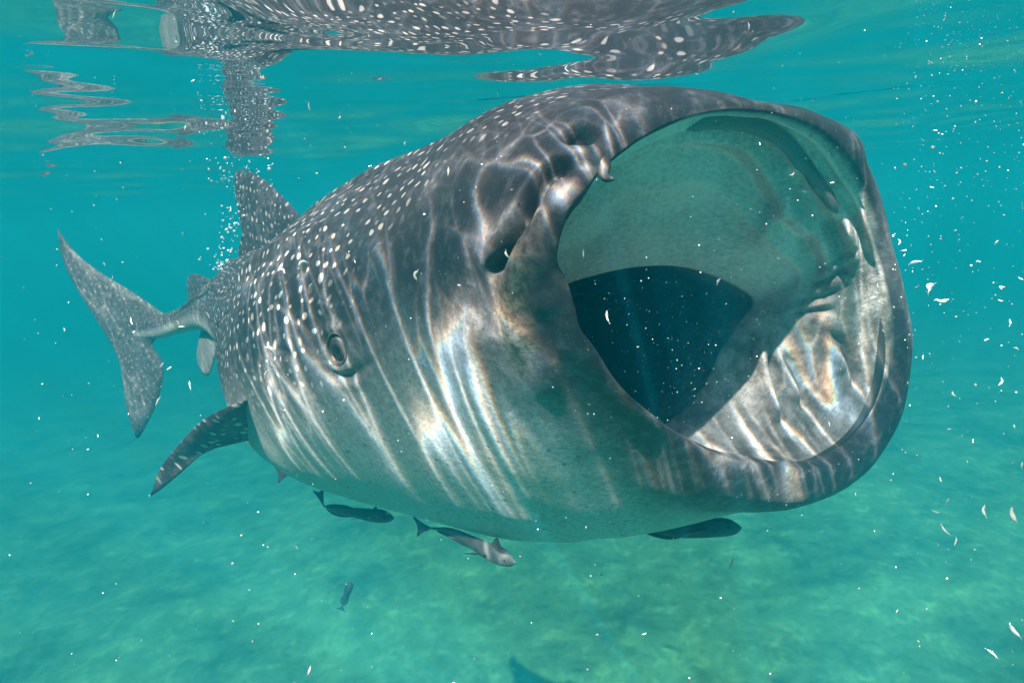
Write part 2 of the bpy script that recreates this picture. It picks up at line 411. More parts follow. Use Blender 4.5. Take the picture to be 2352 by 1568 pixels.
# eye pit with raised rim, pocket below it, spiracle
EYE_I = pick(770, 803)
_er = np.linalg.norm(BODY_V-BODY_V[EYE_I], axis=1)
EYE_C, EYE_N = BODY_V[EYE_I].copy(), BN[EYE_I].copy()
DISP += (-.016*np.exp(-(_er/.032)**4) + .007*np.exp(-((_er-.046)/.010)**2) - .006*np.exp(-((_er-.066)/.014)**2))*(LIN_V < .5)
g = carve([(748,838),(775,862),(812,862),(845,838),(868,815)], .008, .011, .3, 0); CREASE_SHADE += .35*g
carve([(760,868),(800,882),(850,858)], -.006, .015, .3, 0)
g = carve([(640,795),(652,812),(660,832)], .022, .0075, .3, 0); CREASE_SHADE += .6*g
i = pick(642, 838); DISP += .012*np.exp(-(np.linalg.norm(BODY_V-BODY_V[i], axis=1)/.03)**2)
i = pick(1962, 330); DISP += .014*np.exp(-(np.linalg.norm(BODY_V-BODY_V[i], axis=1)/.05)**2)*(LIN_V < .5)
# long low ridges down the back and flank
for th0, amp, s0 in ((58, .012, .45), (33, .014, .55), (147, .012, .45), (122, .012, .55), (90, .008, .8)):
    k = np.exp(-((np.degrees(TH_V)-th0)/3.2)**2)*smooth((S_V-s0)/.5)*smooth((3.6-S_V)/.5); DISP += amp*k
# folds inside the mouth
inner = [
    ([(1798,350),(1817,395),(1808,450),(1770,505),(1735,560)], -.030, .018),
    ([(1822,360),(1840,400),(1832,460),(1795,515)], .022, .014),
    ([(1868,400),(1870,470),(1862,540),(1842,600)], .022, .013),
    ([(1920,420),(1925,480),(1908,550)], .016, .012),
    ([(1738,760),(1750,840),(1768,920),(1784,990)], -.050, .019),
    ([(1762,790),(1772,850),(1794,930),(1806,985)], .030, .013),
    ([(1785,800),(1822,850),(1848,905),(1846,955)], .034, .013),
    ([(1765,800),(1802,840),(1826,890),(1826,940)], -.022, .016),
    ([(1898,755),(1938,800),(1965,860),(1966,905)], .026, .011),
    ([(1872,770),(1912,812),(1940,870)], -.014, .018),
    ([(1820,700),(1880,690),(1940,670)], .014, .010),
    ([(1800,730),(1860,722),(1930,712)], .014, .010),
    ([(1850,660),(1910,640),(1965,610)], .012, .009),
    ([(1880,620),(1935,590),(1975,560)], .010, .008),
]
for pix, dep, wd in inner: carve(pix, dep, wd, .25, 1)
# gum steps running round behind the upper lip
for u0, amp, wd in ((.06, .018, .010), (.11, -.030, .014), (.165, .024, .011), (.23, -.024, .016), (.29, .014, .012), (.37, -.010, .014)):
    m = (LIN_V > .5) & (LIN_V < 1.5)
    DISP += -amp*np.exp(-((-S_V-u0*HOLE_S*1.6)/wd)**2)*m*smooth((np.sin(TH_V)+.1)/.5)
DISP += np.where(LIN_V > 1.5, .014*np.maximum(0, np.sin(-S_V*2*np.pi/.075))**2, 0)      # gill arches
# soft unevenness of a living skin
def n3(P, seed, base, octs=3):
    r = np.random.default_rng(seed); o = np.zeros(len(P)); a = 1.
    for k in range(octs):
        for _ in range(6):
            v = r.normal(size=3); v /= np.linalg.norm(v); o += a*.35*np.sin((P@v)*base*2**k*r.uniform(.7, 1.4)+r.uniform(0, 6.28))
        a *= .5
    return o
DISP += .0035*n3(BODY_V, 8, 14)*(LIN_V < 1.5)
_D = DISP.reshape(NR, NU)
for _ in range(1):
    _D = (_D + np.roll(_D, 1, 1) + np.roll(_D, -1, 1))/3
    _D[1:-1] = (_D[:-2] + 2*_D[1:-1] + _D[2:])/4
BODY_V = BODY_V + BN*_D.reshape(-1)[:, None]

# pigment (fixed to the animal): dark above, pale below, warm brown fold, grey mouth lining
_h = np.sin(TH_V)
PALE = smooth((-.02-_h)/.85 + .30 + .12*n3(BODY_V, 21, 5, 2))*smooth(.25 + S_V/.35)
PALE = np.where(S_V > 1.2, PALE*(1-.2*smooth((S_V-1.2)/1.)), PALE)
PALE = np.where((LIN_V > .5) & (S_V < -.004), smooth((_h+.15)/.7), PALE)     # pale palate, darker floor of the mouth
SPOT = smooth((S_V-.60+.28*smooth((_h-.15)/.4))/.16)*smooth((_h+.34+.1*smooth((S_V-.9)/.4))/.22)
SPOT = np.maximum(SPOT, .8*smooth((S_V-.14)/.1)*smooth((_h-.55)/.2))
SK = np.stack([S_V, ((np.degrees(TH_V)+90) % 360)/57.3*.56, np.zeros_like(S_V)], -1)

def lining_nodes(t):
    ob = t.n('TexCoord').outputs['Object']; sk = t.attr('skin').outputs['Vector']
    med = t.noise(ob, 30, 5, .65); fine = t.noise(ob, 170, 4, .7); big = t.noise(ob, 6, 3, .5)
    wr_ = t.noise(t.vmath('MULTIPLY', sk, (190, 22, 1)), 1.0, 3, .6, .6)
    pal = t.attr('pale').outputs['Fac']
    pit = t.noise(t.vmath('MULTIPLY', ob, (1, 1, 2.2)), 75, 6, .75)
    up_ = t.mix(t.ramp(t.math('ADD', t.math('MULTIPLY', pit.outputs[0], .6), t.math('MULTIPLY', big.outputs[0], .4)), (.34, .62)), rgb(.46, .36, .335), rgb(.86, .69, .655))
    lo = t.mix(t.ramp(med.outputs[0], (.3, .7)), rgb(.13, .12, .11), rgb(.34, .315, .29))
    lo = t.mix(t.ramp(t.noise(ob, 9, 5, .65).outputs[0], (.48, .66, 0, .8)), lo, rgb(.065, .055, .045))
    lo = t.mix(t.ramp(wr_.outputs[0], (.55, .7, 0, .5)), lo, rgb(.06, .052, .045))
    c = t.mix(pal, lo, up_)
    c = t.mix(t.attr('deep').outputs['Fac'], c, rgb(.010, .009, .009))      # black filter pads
    cre = t.attr('crease_shade').outputs['Fac']
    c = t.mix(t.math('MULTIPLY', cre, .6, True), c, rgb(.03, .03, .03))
    h = t.math('ADD', t.math('MULTIPLY', fine.outputs[0], .4), t.math('ADD', med.outputs[0], t.math('MULTIPLY', wr_.outputs[0], .7)))
    return c, h
def skin_material(name, fin=False):
    t = NT(name)
    ob = t.n('TexCoord').outputs['Object']
    sk = t.attr('skin').outputs['Vector']; pale = t.attr('pale').outputs['Fac']; spot = t.attr('spot').outputs['Fac']
    fold = t.attr('fold').outputs['Fac']; cre = t.attr('crease_shade').outputs['Fac']
    fine = t.noise(ob, 260, 4, .7); med = t.noise(ob, 38, 5, .65); big = t.noise(ob, 7, 4, .55)
    dark = t.mix(big.outputs[0], rgb(.018, .0165, .0185), rgb(.046, .042, .045))
    dark = t.mix(t.ramp(med.outputs[0], (.45, .75)), dark, rgb(.085, .079, .081))
    light = t.mix(t.ramp(t.noise(ob, 95, 5, .7).outputs[0], (.25, .75)), rgb(.25, .243, .236), rgb(.46, .448, .432))
    c = t.mix(t.ramp(t.math('ADD', pale, t.math('MULTIPLY', t.math('SUBTRACT', med.outputs[0], .5), .35)), (.05, .95)), dark, light)
    c = t.mix(1.0, c, t.n('CombineColor', {0: t.ramp(fine.outputs[0], (.3, .7, .8, 1.2)), 1: t.ramp(fine.outputs[0], (.3, .7, .8, 1.2)), 2: t.ramp(fine.outputs[0], (.3, .7, .8, 1.2))}).outputs[0], 'MULTIPLY')
    # pale spots
    wob = t.vmath('SCALE', t.vmath('SUBTRACT', t.noise(sk, 9, 2).outputs['Color'], (.5, .5, .5)), .05)
    v = t.n('TexVoronoi', {'Vector': t.vmath('ADD', t.vmath('MULTIPLY', sk, (1.0, .92, 1.0)), wob), 'Scale': 27, 'Randomness': .66}, voronoi_dimensions='2D', feature='F1')
    edge = t.math('ADD', v.outputs['Distance'], t.math('MULTIPLY', t.math('SUBTRACT', med.outputs[0], .5), .22))
    rnd = t.n('SeparateColor', {0: v.outputs['Color']})
    size = t.math('ADD', t.math('MULTIPLY', rnd.outputs[0], .12), .12)
    sp_ = t.ramp(t.math('SUBTRACT', size, edge), (-.05, .07))
    sp_ = t.math('MULTIPLY', t.math('MULTIPLY', sp_, t.ramp(rnd.outputs[1], (.08, .5, .12, 1.0))), spot)
    c = t.mix(t.math('MULTIPLY', sp_, .85), c, rgb(.50, .44, .39))
    # small dark flecks on the pale skin, brown algae-stained fold
    fl = t.n('TexVoronoi', {'Vector': ob, 'Scale': 36}, feature='F1')
    frn = t.n('SeparateColor', {0: fl.outputs['Color']})
    fk = t.math('MULTIPLY', t.ramp(t.math('SUBTRACT', .20, fl.outputs['Distance']), (0, .06)), t.ramp(frn.outputs[0], (.55, .72)))
    c = t.mix(t.math('MULTIPLY', fk, t.math('MULTIPLY', pale, .75)), c, rgb(.05, .05, .048))
    br = t.mix(t.ramp(t.noise(ob, 70, 5, .7).outputs[0], (.3, .7)), rgb(.07, .05, .035), rgb(.34, .27, .21))
    c = t.mix(t.math('MULTIPLY', fold, .7, True), c, br)
    c = t.mix(t.math('MULTIPLY', cre, .75, True), c, rgb(.015, .014, .014))  # shade in furrow, nostril and slits painted near black
    hgt = t.math('ADD', t.math('MULTIPLY', fine.outputs[0], .5), med.outputs[0])
    if not fin:
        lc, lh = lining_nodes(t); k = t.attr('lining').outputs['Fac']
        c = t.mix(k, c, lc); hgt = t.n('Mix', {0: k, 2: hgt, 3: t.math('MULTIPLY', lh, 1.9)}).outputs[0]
    bmp = t.n('Bump', {'Height': hgt, 'Strength': .35, 'Distance': .006})
    t.surf(t.n('BsdfPrincipled', {'Base Color': c, 'Roughness': .55, 'Specular IOR Level': .25, 'Normal': bmp.outputs[0]}))
    return t.m
def plain(name, col, rough=.6, col2=None, scale=30, bump=0.0, spec=.3):
    t = NT(name); ob = t.n('TexCoord').outputs['Object']
    n = t.noise(ob, scale, 5, .65); c = t.mix(n.outputs[0], rgb(*col), rgb(*(col2 or [x*1.8 for x in col])))
    ins = {'Base Color': c, 'Roughness': rough, 'Specular IOR Level': spec}
    if bump: ins['Normal'] = t.n('Bump', {'Height': n.outputs[0], 'Strength': .5, 'Distance': bump}).outputs[0]
    t.surf(t.n('BsdfPrincipled', ins)); return t.m
M_SKIN = skin_material('shark_skin', True); M_BODY = skin_material('shark_body')
shark = empty('whale_shark', tuple(np.r_[spine(1.5)[0], ZC-.4]))
tag(shark, 'huge spotted grey whale shark with its round mouth gaping wide below the surface', 'whale shark')
_ed = np.tile(.004 + .016*smooth((-np.sin(TH)-.45)/.4), NR)
LINING = np.where(LIN_V > .5, smooth((-S_V-_ed)/.008), 0)
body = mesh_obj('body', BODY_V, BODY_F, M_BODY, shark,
                {'pale': PALE, 'spot': SPOT, 'fold': np.clip(FOLD, 0, 1), 'crease_shade': np.clip(CREASE_SHADE, 0, 1), 'skin': SK, 'deep': np.where(LIN_V > .5, smooth((-S_V-.29)/.20), 0), 'lining': LINING})

def fin_mesh(name, outline, centre, normal, thick, mat, parent, pale=.15, spot=0.8, rows=7, tipfade=True):
    """a blade from a closed 3-d outline: thick in the middle, thin at the edge"""
    O = np.array(outline, float); n = len(O); c = np.array(centre, float); nn = np.array(normal, float); nn /= np.linalg.norm(nn)
    V = []; 
    for side in (1, -1):
        for k in range(rows):
            u = k/(rows)          # 0 edge .. 1 centre
            V.append(O*(1-u) + c*u + side*nn[None]*(thick*math.sqrt(max(1-(1-u)**2, 0)) + (.0008 if k == 0 else 0)))
    V = np.concatenate(V + [np.array([c+nn*thick, c-nn*thick])]); F = []
    off = rows*n
    for k in range(rows-1):
        for j in range(n):
            a, b = k*n+j, k*n+(j+1) % n
            F.append((a, b, b+n, a+n)); F.append((off+a, off+a+n, off+b+n, off+b))
    for j in range(n):
        a, b = (rows-1)*n+j, (rows-1)*n+(j+1) % n
        F.append((a, b, 2*off)); F.append((off+b, off+a, 2*off+1))
        F.append((j, off+j, off+(j+1) % n, (j+1) % n))
    m = len(V); e = np.ones(m)
    L = V - c; ax = O[np.argmax(np.linalg.norm(O-c, axis=1))]-c; ax /= np.linalg.norm(ax); ay = np.cross(nn, ax)
    sk = np.stack([L@ax, L@ay, np.zeros(m)], -1)*1.0
    return mesh_obj(name, V, F, mat, parent, {'pale': e*pale, 'spot': e*spot, 'fold': e*0, 'crease_shade': e*0, 'skin': sk})
def blade(name, pix, p0, n, thick, pale=.15, spot=.8, m=64, parent=None):
    P = np.array([at_plane(*p, p0, n) for p in pix]); P = np.concatenate([P, P[:1]]); P = path3(P, m+1)[:-1]
    return fin_mesh(name, P, P.mean(0), n, thick, M_SKIN, parent or shark, pale, spot)
def perp(d): return np.array([d[1], -d[0], 0.0])
c, d, r = spine(2.2)
blade('dorsal_fin', [(541,395),(556,391),(582,398),(613,418),(647,450),(680,485),(705,530),(640,600),(590,610),(551,592),(557,568),(559,543),(552,500),(543,453),(539,414)],
      np.r_[c, 0], perp(d), .028, .12, .8)
c, d, r = spine(3.05)
blade('second_dorsal_fin', [(430,637),(440,629),(456,630),(480,641),(510,662),(500,700),(450,715),(427,704),(433,688),(429,660)], np.r_[c, 0], perp(d), .015, .15, .5)
blade('anal_fin', [(470,730),(455,790),(453,826),(465,858),(479,861),(487,846),(500,790),(505,735)], np.r_[spine(2.85)[0], 0], perp(d), .014, .5, .1)
c, d, r = spine(3.85)
tn = perp(spine(4.3)[1])
blade('caudal_fin', [(131,524),(146,600),(180,669),(224,738),(263,803),(280,855),(289,928),(303,978),(316,1006),(340,970),(362,920),(376,860),(371,826),(350,795),(362,775),(384,760),(386,731),(357,707),(302,669),(224,621),(172,578)],
      np.r_[c, 0], tn, .022, .25, .35, 90)
# pectoral fins: leading edge and trailing edge in space
lead = path3([at(660,915,1.75), at(590,915,1.72), at(535,930,1.70), at(470,962,1.78), at(420,1010,1.90), at(370,1072,2.02), at(345,1139,2.10)], 24)
trail = path3([at(345,1139,2.10), at(366,1112,2.14), at(402,1076,2.12), at(452,1046,2.06), at(505,1020,1.98), at(560,1000,1.92), at(650,985,1.95)], 24)[1:]
pec = np.concatenate([lead, trail]); pc = pec.mean(0)
pn = np.cross(lead[12]-trail[10], lead[-1]-lead[0])
near_pec = fin_mesh('pectoral_fin', pec, pc, pn, .015, M_SKIN, shark, .12, .9)
def mirror(P):
    s = np.linspace(0, 4, 801); c, d, r = spine(s); out = []
    for p in np.atleast_2d(P):
        i = np.argmin(np.abs(((p[:2]-c)*d).sum(1)) + (((p[:2]-c)**2).sum(1))*.02)
        a = (p[:2]-c[i])@r[i]; out.append(np.r_[c[i]-a*r[i], p[2]])
    return np.array(out)
mp = mirror(pec)
fin_mesh('pectoral_fin', mp, mp.mean(0), np.cross(mp[12]-mp[34], mp[23]-mp[0]), .015, M_SKIN, shark, .12, .9)

# eyes
def sphere_at(name, c, n, rad, squash, mat, parent, up=np.array([0, 0, 1.0]), wx=1.0, seg=24, rg=12):
    n = n/np.linalg.norm(n); x = np.cross(up, n); x /= np.linalg.norm(x); y = np.cross(n, x)
    V = []; F = []
    for i in range(rg+1):
        a = math.pi*i/rg
        for j in range(seg):
            b = 2*math.pi*j/seg
            V.append(c + rad*(x*wx*math.sin(a)*math.cos(b) + y*math.sin(a)*math.sin(b) + n*squash*math.cos(a)))
    F = grid_faces(rg+1, seg)
    return mesh_obj(name, np.array(V), F, mat, parent)
def torus_at(name, c, n, R, r_, mat, parent, tilt=0., wx=1.0, seg=40, sg=10, up=np.array([0, 0, 1.0])):
    n = n/np.linalg.norm(n); x = np.cross(up, n); x /= np.linalg.norm(x); y = np.cross(n, x)
    x, y = x*math.cos(tilt)+y*math.sin(tilt), y*math.cos(tilt)-x*math.sin(tilt)
    V = []
    for i in range(seg):
        a = 2*math.pi*i/seg; e = x*math.cos(a)*wx + y*math.sin(a)
        for j in range(sg):
            b = 2*math.pi*j/sg; V.append(c + e*(R + r_*math.cos(b)) + n*r_*math.sin(b))
    i = np.arange(seg)[:, None]; j = np.arange(sg)[None]
    F = np.stack([i*sg+j, ((i+1) % seg)*sg+j, ((i+1) % seg)*sg+(j+1) % sg, i*sg+(j+1) % sg], -1).reshape(-1, 4)
    return mesh_obj(name, np.array(V), F, mat, parent)
M_EYE = plain('eye_ball', (.02, .019, .018), .45, (.05, .047, .043), 90, 0, .15)
M_PUP = plain('eye_pupil', (.008, .008, .008), .12, (.012, .012, .012), 30, 0, .5)
M_LID = plain('eye_lid', (.04, .037, .034), .6, (.10, .095, .09), 60, .004, .1)
for side in (1, -1):
    ec, en = EYE_C, EYE_N
    if side < 0:
        ec = mirror(EYE_C)[0]; q = mirror(EYE_C+EYE_N*.1)[0]; en = (q-ec)/np.linalg.norm(q-ec)
    e = sphere_at('eye', ec - en*.016, en, .032, .62, M_EYE, shark)
    sphere_at('pupil', ec - en*.0048, en, .0160, .62, M_PUP, e, wx=1.25)
    torus_at('iris_ring', ec - en*.0035, en, .0205, .0024, M_LID, e, .5, 1.15)
    torus_at('eyelid', ec - en*.003, en, .037, .0048, M_LID, shark, -.5, .80)

# nostril: near-black disc painted in for the shade inside the hole
M_NOS_SHADE = plain('nostril_shade_black', (.006, .006, .006), .9, (.01, .01, .01), 30, 0, .05)
_na, _nb = BODY_V[pick(1312, 322)], BODY_V[pick(1354, 286)]; _nc = BODY_V[pick(1333, 304)]; _nn = BN[pick(1333, 304)]
_ax = _nb-_na; _ln = np.linalg.norm(_ax)
_ln = .044
sphere_at('nostril_shade', _nc + _nn*.014, _nn, _ln*.50, .10, M_NOS_SHADE, shark, up=np.cross(_nn, _ax/np.linalg.norm(_ax)), wx=1.25)
# barbel at each nostril
def tube(P, radii, sg=10):
    P = np.array(P, float); T = np.gradient(P, axis=0); T /= np.linalg.norm(T, axis=1)[:, None]
    up = np.array([.3, .2, 1.0]); V = []
    for p, t, r_ in zip(P, T, radii):
        x = np.cross(up, t); x /= np.linalg.norm(x); y = np.cross(t, x)
        rx, ry = (r_, r_) if np.isscalar(r_) else r_
        for j in range(sg):
            b = 2*math.pi*j/sg; V.append(p + x*rx*math.cos(b) + y*ry*math.sin(b))
    V = np.array(V); F = [tuple(f) for f in grid_faces(len(P), sg)]
    F.append(tuple(range(sg))[::-1]); F.append(tuple(range((len(P)-1)*sg, len(P)*sg)))
    return V, F
M_BARB = plain('barbel_skin', (.03, .027, .027), .6, (.065, .058, .056), 60, .004)
bi = BODY_V[pick(1392, 372)]; dz = proj(bi)[2]
P = path3([at(1380,360,dz+.010), at(1386,382,dz+.002), at(1386,399,dz-.002), at(1394,410,dz-.001), at(1408,412,dz+.004)], 22)
V, F = tube(P, np.linspace(.013, .003, 22)); mesh_obj('nasal_barbel', V, F, M_BARB, shark)

# tooth bands: narrow dark strips of tiny teeth inside both lips
def tooth_band(th0, th1, row0, row1, h, mat, n=220, label=None):
    lr = np.where((lin == 1.0))[0]; r0 = np.argmin(np.abs(-s_of[lr]-row0)); r1 = np.argmin(np.abs(-s_of[lr]-row1))
    i0, i1 = sorted((lr[r0], lr[r1])); j = np.interp(np.linspace(th0, th1, n), np.degrees(TH), np.arange(NU))
    G = (BODY_V.reshape(NR, NU, 3)); GN = vnormals(BODY_V, BODY_F).reshape(NR, NU, 3)
    V = []; W = 9
    for a in range(W):
        for b, jj in enumerate(j):
            e0 = float(smooth(min(b, n-1-b)/(n*.18)))*.9 + .1
            q = (i0+i1)/2 + (i1-i0)*(a/(W-1)-.5)*e0; q0 = int(q); fq = q-q0; q1 = min(q0+1, NR-1)
            j0 = int(math.floor(jj)); fj = jj-j0
            p = sum(wt*G[qq, jx % NU] for qq, jx, wt in ((q0, j0, (1-fq)*(1-fj)), (q1, j0, fq*(1-fj)), (q0, j0+1, (1-fq)*fj), (q1, j0+1, fq*fj)))
            nn = GN[q0, j0 % NU]; e = min(b, n-1-b)/(n*.12)
            hh = h*math.sin(math.pi*a/(W-1))*float(smooth(e)) + (.0016 if (a+b) % 2 else 0)*float(smooth(e))
            V.append(p + nn*(hh-.0035))
    return mesh_obj('tooth_band', np.array(V), grid_faces(W, n, False), mat, shark, smooth_=False)
M_TOOTH = plain('tooth_band_dark', (.012, .011, .011), .5, (.05, .048, .045), 300, .003)
M_TOOTH2 = plain('tooth_band_grey', (.10, .10, .09), .5, (.3, .29, .27), 220, .004)
tooth_band(196, 300, .020, .045, .008, M_TOOTH)
tooth_band(60, 150, .040, .075, .007, M_TOOTH2)

# ------------------------------------------------------------------ remoras
M_REM = plain('remora_skin', (.055, .06, .058), .7, (.13, .14, .135), 40, .003)
M_REMFIN = plain('remora_fin', (.02, .022, .022), .6, (.05, .055, .055), 40)
M_REMEYE = plain('remora_eye', (.01, .01, .01), .2)
def fish(label, pts, size, up=(0, 0, 1), dorsal=True, tail_up=0.0, tall=1.0, mat=None):
    """slender sucker fish along pts (tail .. snout); size = half height"""
    P = path3(pts, 48); n = len(P); T = np.gradient(P, axis=0); T /= np.linalg.norm(T, axis=1)[:, None]
    u = np.linspace(0, 1, n); prof = Curve1([0, .06, .25, .5, .72, .86, .95, 1.0], [.12, .15, .36, .68, .86, .78, .5, .08])(u)*size
    L = np.linalg.norm(np.diff(P, axis=0), axis=1).sum(); root = empty('remora', tuple(P[n//2])); tag(root, label, 'fish', 'remoras around the whale shark')
    upv = np.array(up, float); V = []; sg = 20; frames = []
    for p, t, r_ in zip(P, T, prof):
        x = np.cross(t, upv); x /= np.linalg.norm(x); y = np.cross(x, t); frames.append((x, y))
        for j in range(sg):
            b = 2*math.pi*j/sg; V.append(p + x*r_*.72*math.cos(b) + y*r_*tall*math.sin(b))
    F = [tuple(f) for f in grid_faces(n, sg)] + [tuple(range(sg))[::-1], tuple(range((n-1)*sg, n*sg))]
    mesh_obj('body', np.array(V), F, mat or M_REM, root)
    x0, y0 = frames[0]; t0 = T[0]; tl = L*.17; b0 = P[0] + t0*.01*L
    ty = y0*math.cos(tail_up) - t0*math.sin(tail_up); tx = -t0*math.cos(tail_up) - y0*math.sin(tail_up)
    tx = -t0 + y0*math.tan(tail_up); tx /= np.linalg.norm(tx); ty = np.cross(x0, tx); ty = ty if ty@y0 > 0 else -ty
    O = [b0+y0*size*.16, b0+tx*tl*.5+ty*size*.55, b0+tx*tl+ty*size*1.15, b0+tx*tl*.86+ty*size*.3, b0+tx*tl*.86-ty*size*.3, b0+tx*tl-ty*size*1.15, b0+tx*tl*.5-ty*size*.55, b0-y0*size*.16]
    O = path3(O+O[:1], 33)[:-1]; fin_mesh('tail_fin', O, O.mean(0), x0, size*.06, M_REMFIN, root, 0, 0, 4)
    def long_fin(name, a, b, h, sgn):
        i0, i1 = int(a*(n-1)), int(b*(n-1)); base = [P[i]+frames[i][1]*sgn*prof[i]*tall*.8 for i in range(i0, i1+1, 2)]
        m = len(base); top = [base[k] + frames[i0+2*k][1]*sgn*h*math.sin(math.pi*min(1, (k+.6)/m))**.7 - T[i0]*h*.5 for k in range(m)]
        O = path3(base + top[::-1] + base[:1], 41)[:-1]; fin_mesh(name, O, O.mean(0), frames[(i0+i1)//2][0], size*.05, M_REMFIN, root, 0, 0, 4)
    if dorsal: long_fin('dorsal_fin', .12, .52, size*.55, 1)
    long_fin('anal_fin', .12, .50, size*.5, -1)
    i = int(.74*(n-1)); x, y = frames[i]
    for sg_ in (1, -1):
        b = P[i] + x*sg_*prof[i]*.65
        O = path3([b, b+x*sg_*size*.9-T[i]*size*.5+y*size*.25, b+x*sg_*size*1.5-T[i]*size*1.7+y*size*.2, b+x*sg_*size*.4-T[i]*size*1.3-y*size*.1, b], 25)[:-1]
        fin_mesh('pectoral_fin', O, O.mean(0), y+x*.2*sg_, size*.05, M_REMFIN, root, 0, 0, 4)
        k = int(.92*(n-1)); xx, yy = frames[k]
        sphere_at('eye', P[k]+xx*sg_*prof[k]*.66+yy*prof[k]*.15, xx*sg_, size*.13, .5, M_REMEYE, root, seg=10, rg=6)
    # sucking disc on top of the head
    k0, k1 = int(.78*(n-1)), int(.97*(n-1)); dv = []
    for k in range(k0, k1):
        xx, yy = frames[k]; w = prof[k]*.5*math.sin(math.pi*min(1, (k-k0+.7)/(k1-k0)))**.5
        for q in (-1, -.5, 0, .5, 1): dv.append(P[k] + yy*(prof[k]*tall*(1.0-.12*q*q)+.0012+.0012*((k-k0) % 2)) + xx*w*q)
    mesh_obj('sucking_disc', np.array(dv), grid_faces(k1-k0, 5, False), M_REMFIN, root, smooth_=False)
    return root
fish('slim grey remora with its thin tail raised, under the belly behind the pectoral fin',
     [at(742,1160,2.25), at(770,1172,2.22), at(815,1177,2.17), at(860,1184,2.12), at(905,1189,2.05)], .025, tail_up=1.1)
r2 = fish('grey remora diving head down with a dark upright fin, below the belly',
     [at(985,1212,1.75), at(1035,1219,1.70), at(1085,1245,1.64), at(1135,1272,1.58), at(1184,1292,1.52)], .025, dorsal=False)
O = path3([at(1128,1262,1.575), at(1132,1244,1.572), at(1140,1238,1.57), at(1148,1246,1.57), at(1152,1268,1.57), at(1128,1262,1.575)], 25)[:-1]
fin_mesh('raised_fin', O, O.mean(0), np.array([.25, -.95, .15]), .002, M_REMFIN, r2, 0, 0, 4)
fish('pale grey remora tucked under the chin with a dark stripe through its eye',
     [at(1440,1205,1.95), at(1510,1218,1.88), at(1570,1219,1.80), at(1640,1212,1.72), at(1703,1211,1.64)], .028)
fish('remora half hidden behind the belly with only its dark forked tail showing',
     [at(662,1086,2.45), at(720,1084,2.40), at(790,1090,2.34), at(850,1100,2.28)], .034)
fish('small dark fish swimming far down close to the seabed',
     [at(786,1392,7.0), at(792,1375,7.0), at(799,1355,7.0), at(806,1335,7.0)], .05, up=(1, 0, .2), mat=M_REMFIN)

# ------------------------------------------------------------------ drifting leaf
P = path3([at(1676,1306,1.3), at(1679,1297,1.3), at(1684,1283,1.3)], 10); V, F = tube(P, np.linspace(.0008, .0013, 10), 6)
tag(mesh_obj('drifting_seagrass_blade', V, F, plain('dead_blade', (.02, .03, .015), .7)), 'thin dark broken blade of seagrass drifting in midwater', 'leaf')

# ------------------------------------------------------------------ krill, specks, bubbles
M_KRILL = plain('krill_shell', (.55, .42, .34), .45, (.95, .85, .74), 400)
def krill_mesh(seed):
    r = np.random.default_rng(seed); n = 9; bend = r.uniform(.4, 2.6); L = 1.0
    a = np.linspace(-bend/2, bend/2, n); R_ = L/bend
    P = np.stack([R_*np.sin(a), R_*(1-np.cos(a)), .05*np.sin(a*2)], 1)
    rad = np.array([.04, .085, .12, .13, .12, .10, .08, .055, .03])*r.uniform(.8, 1.3)
    V, F = tube(P, rad, 6); V = list(V)
    for k in range(2, 8):                                  # swimming legs
        p = P[k]; q = p + np.array([r.normal(0, .05), r.uniform(.14, .26), r.normal(0, .06)]); i = len(V)
        V += [p+np.array([.02, 0, 0]), p-np.array([.02, 0, 0]), q]; F.append((i, i+1, i+2))
    for sgn in (1, -1):                                    # feelers and tail fan
        i = len(V); p = P[-1]; V += [p, p+np.array([.02, .02, 0]), p+np.array([r.uniform(.15, .35), r.uniform(-.1, .25), sgn*.12])]; F.append((i, i+1, i+2))
        i = len(V); p = P[0]; V += [p, p+np.array([-.18, .05, sgn*.10]), p+np.array([-.16, -.04, sgn*.03])]; F.append((i, i+1, i+2))
    V = np.array(V) - P.mean(0)
    o = mesh_obj('krill', V, F, M_KRILL); return o
protos = [krill_mesh(60+k) for k in range(9)]
KR = [(695,605,26),(712,658,20),(955,632,24),(650,621,14),(1030,395,16),(955,636,14),(1395,727,26),(1340,582,18),(1650,645,14),(1165,585,22),(620,800,26),(612,856,20),(437,886,18),(362,922,20),(372,838,14),(389,845,10),(478,724,16),(302,738,16),(307,763,14),(409,741,10),(416,750,10),(645,825,14),(258,638,8),(240,607,8),(420,538,10),(148,757,8),(681,1256,9),(711,1537,16),
      (1905,975,12),(1848,440,12),(1820,400,12),(1912,420,10),(1745,330,8),(2103,602,24),(2136,657,30),(2164,690,24),(2107,658,16),(2150,300,14),(2147,395,12),(2066,555,12),(2077,575,12),(2016,655,10),(2005,683,10),(2326,1180,34),(2260,1172,24),(2171,1217,26),(2150,1175,16),(2195,1243,18),(2328,1447,44),(2280,1500,26),(2300,876,16),(2245,600,10),(2290,555,12),(2176,1150,14),(2160,1100,10),(2190,905,12),(2210,500,10),(2320,740,14),(2335,800,10),(2085,880,8),(1965,1135,8),(2060,1403,9),(1467,1367,9),(2300,660,16),(2298,690,12),(2180,985,9),(2235,1012,9),(2330,980,10),(2222,1060,8),(2347,1068,12),(2345,640,10),(2140,430,8),(425,293,12),(262,34,16),(710,245,14),(443,186,14),(1240,125,10),(1720,62,14),(780,270,8),(530,480,9),(130,610,6),(870,560,10),(540,255,8),(930,330,9),(1600,170,8),(1480,1455,9),(90,960,6),(225,1000,6),(1055,655,9),(815,600,9),(2030,760,9),(2120,820,10),(2265,780,9),(2110,480,8)]
first = set()
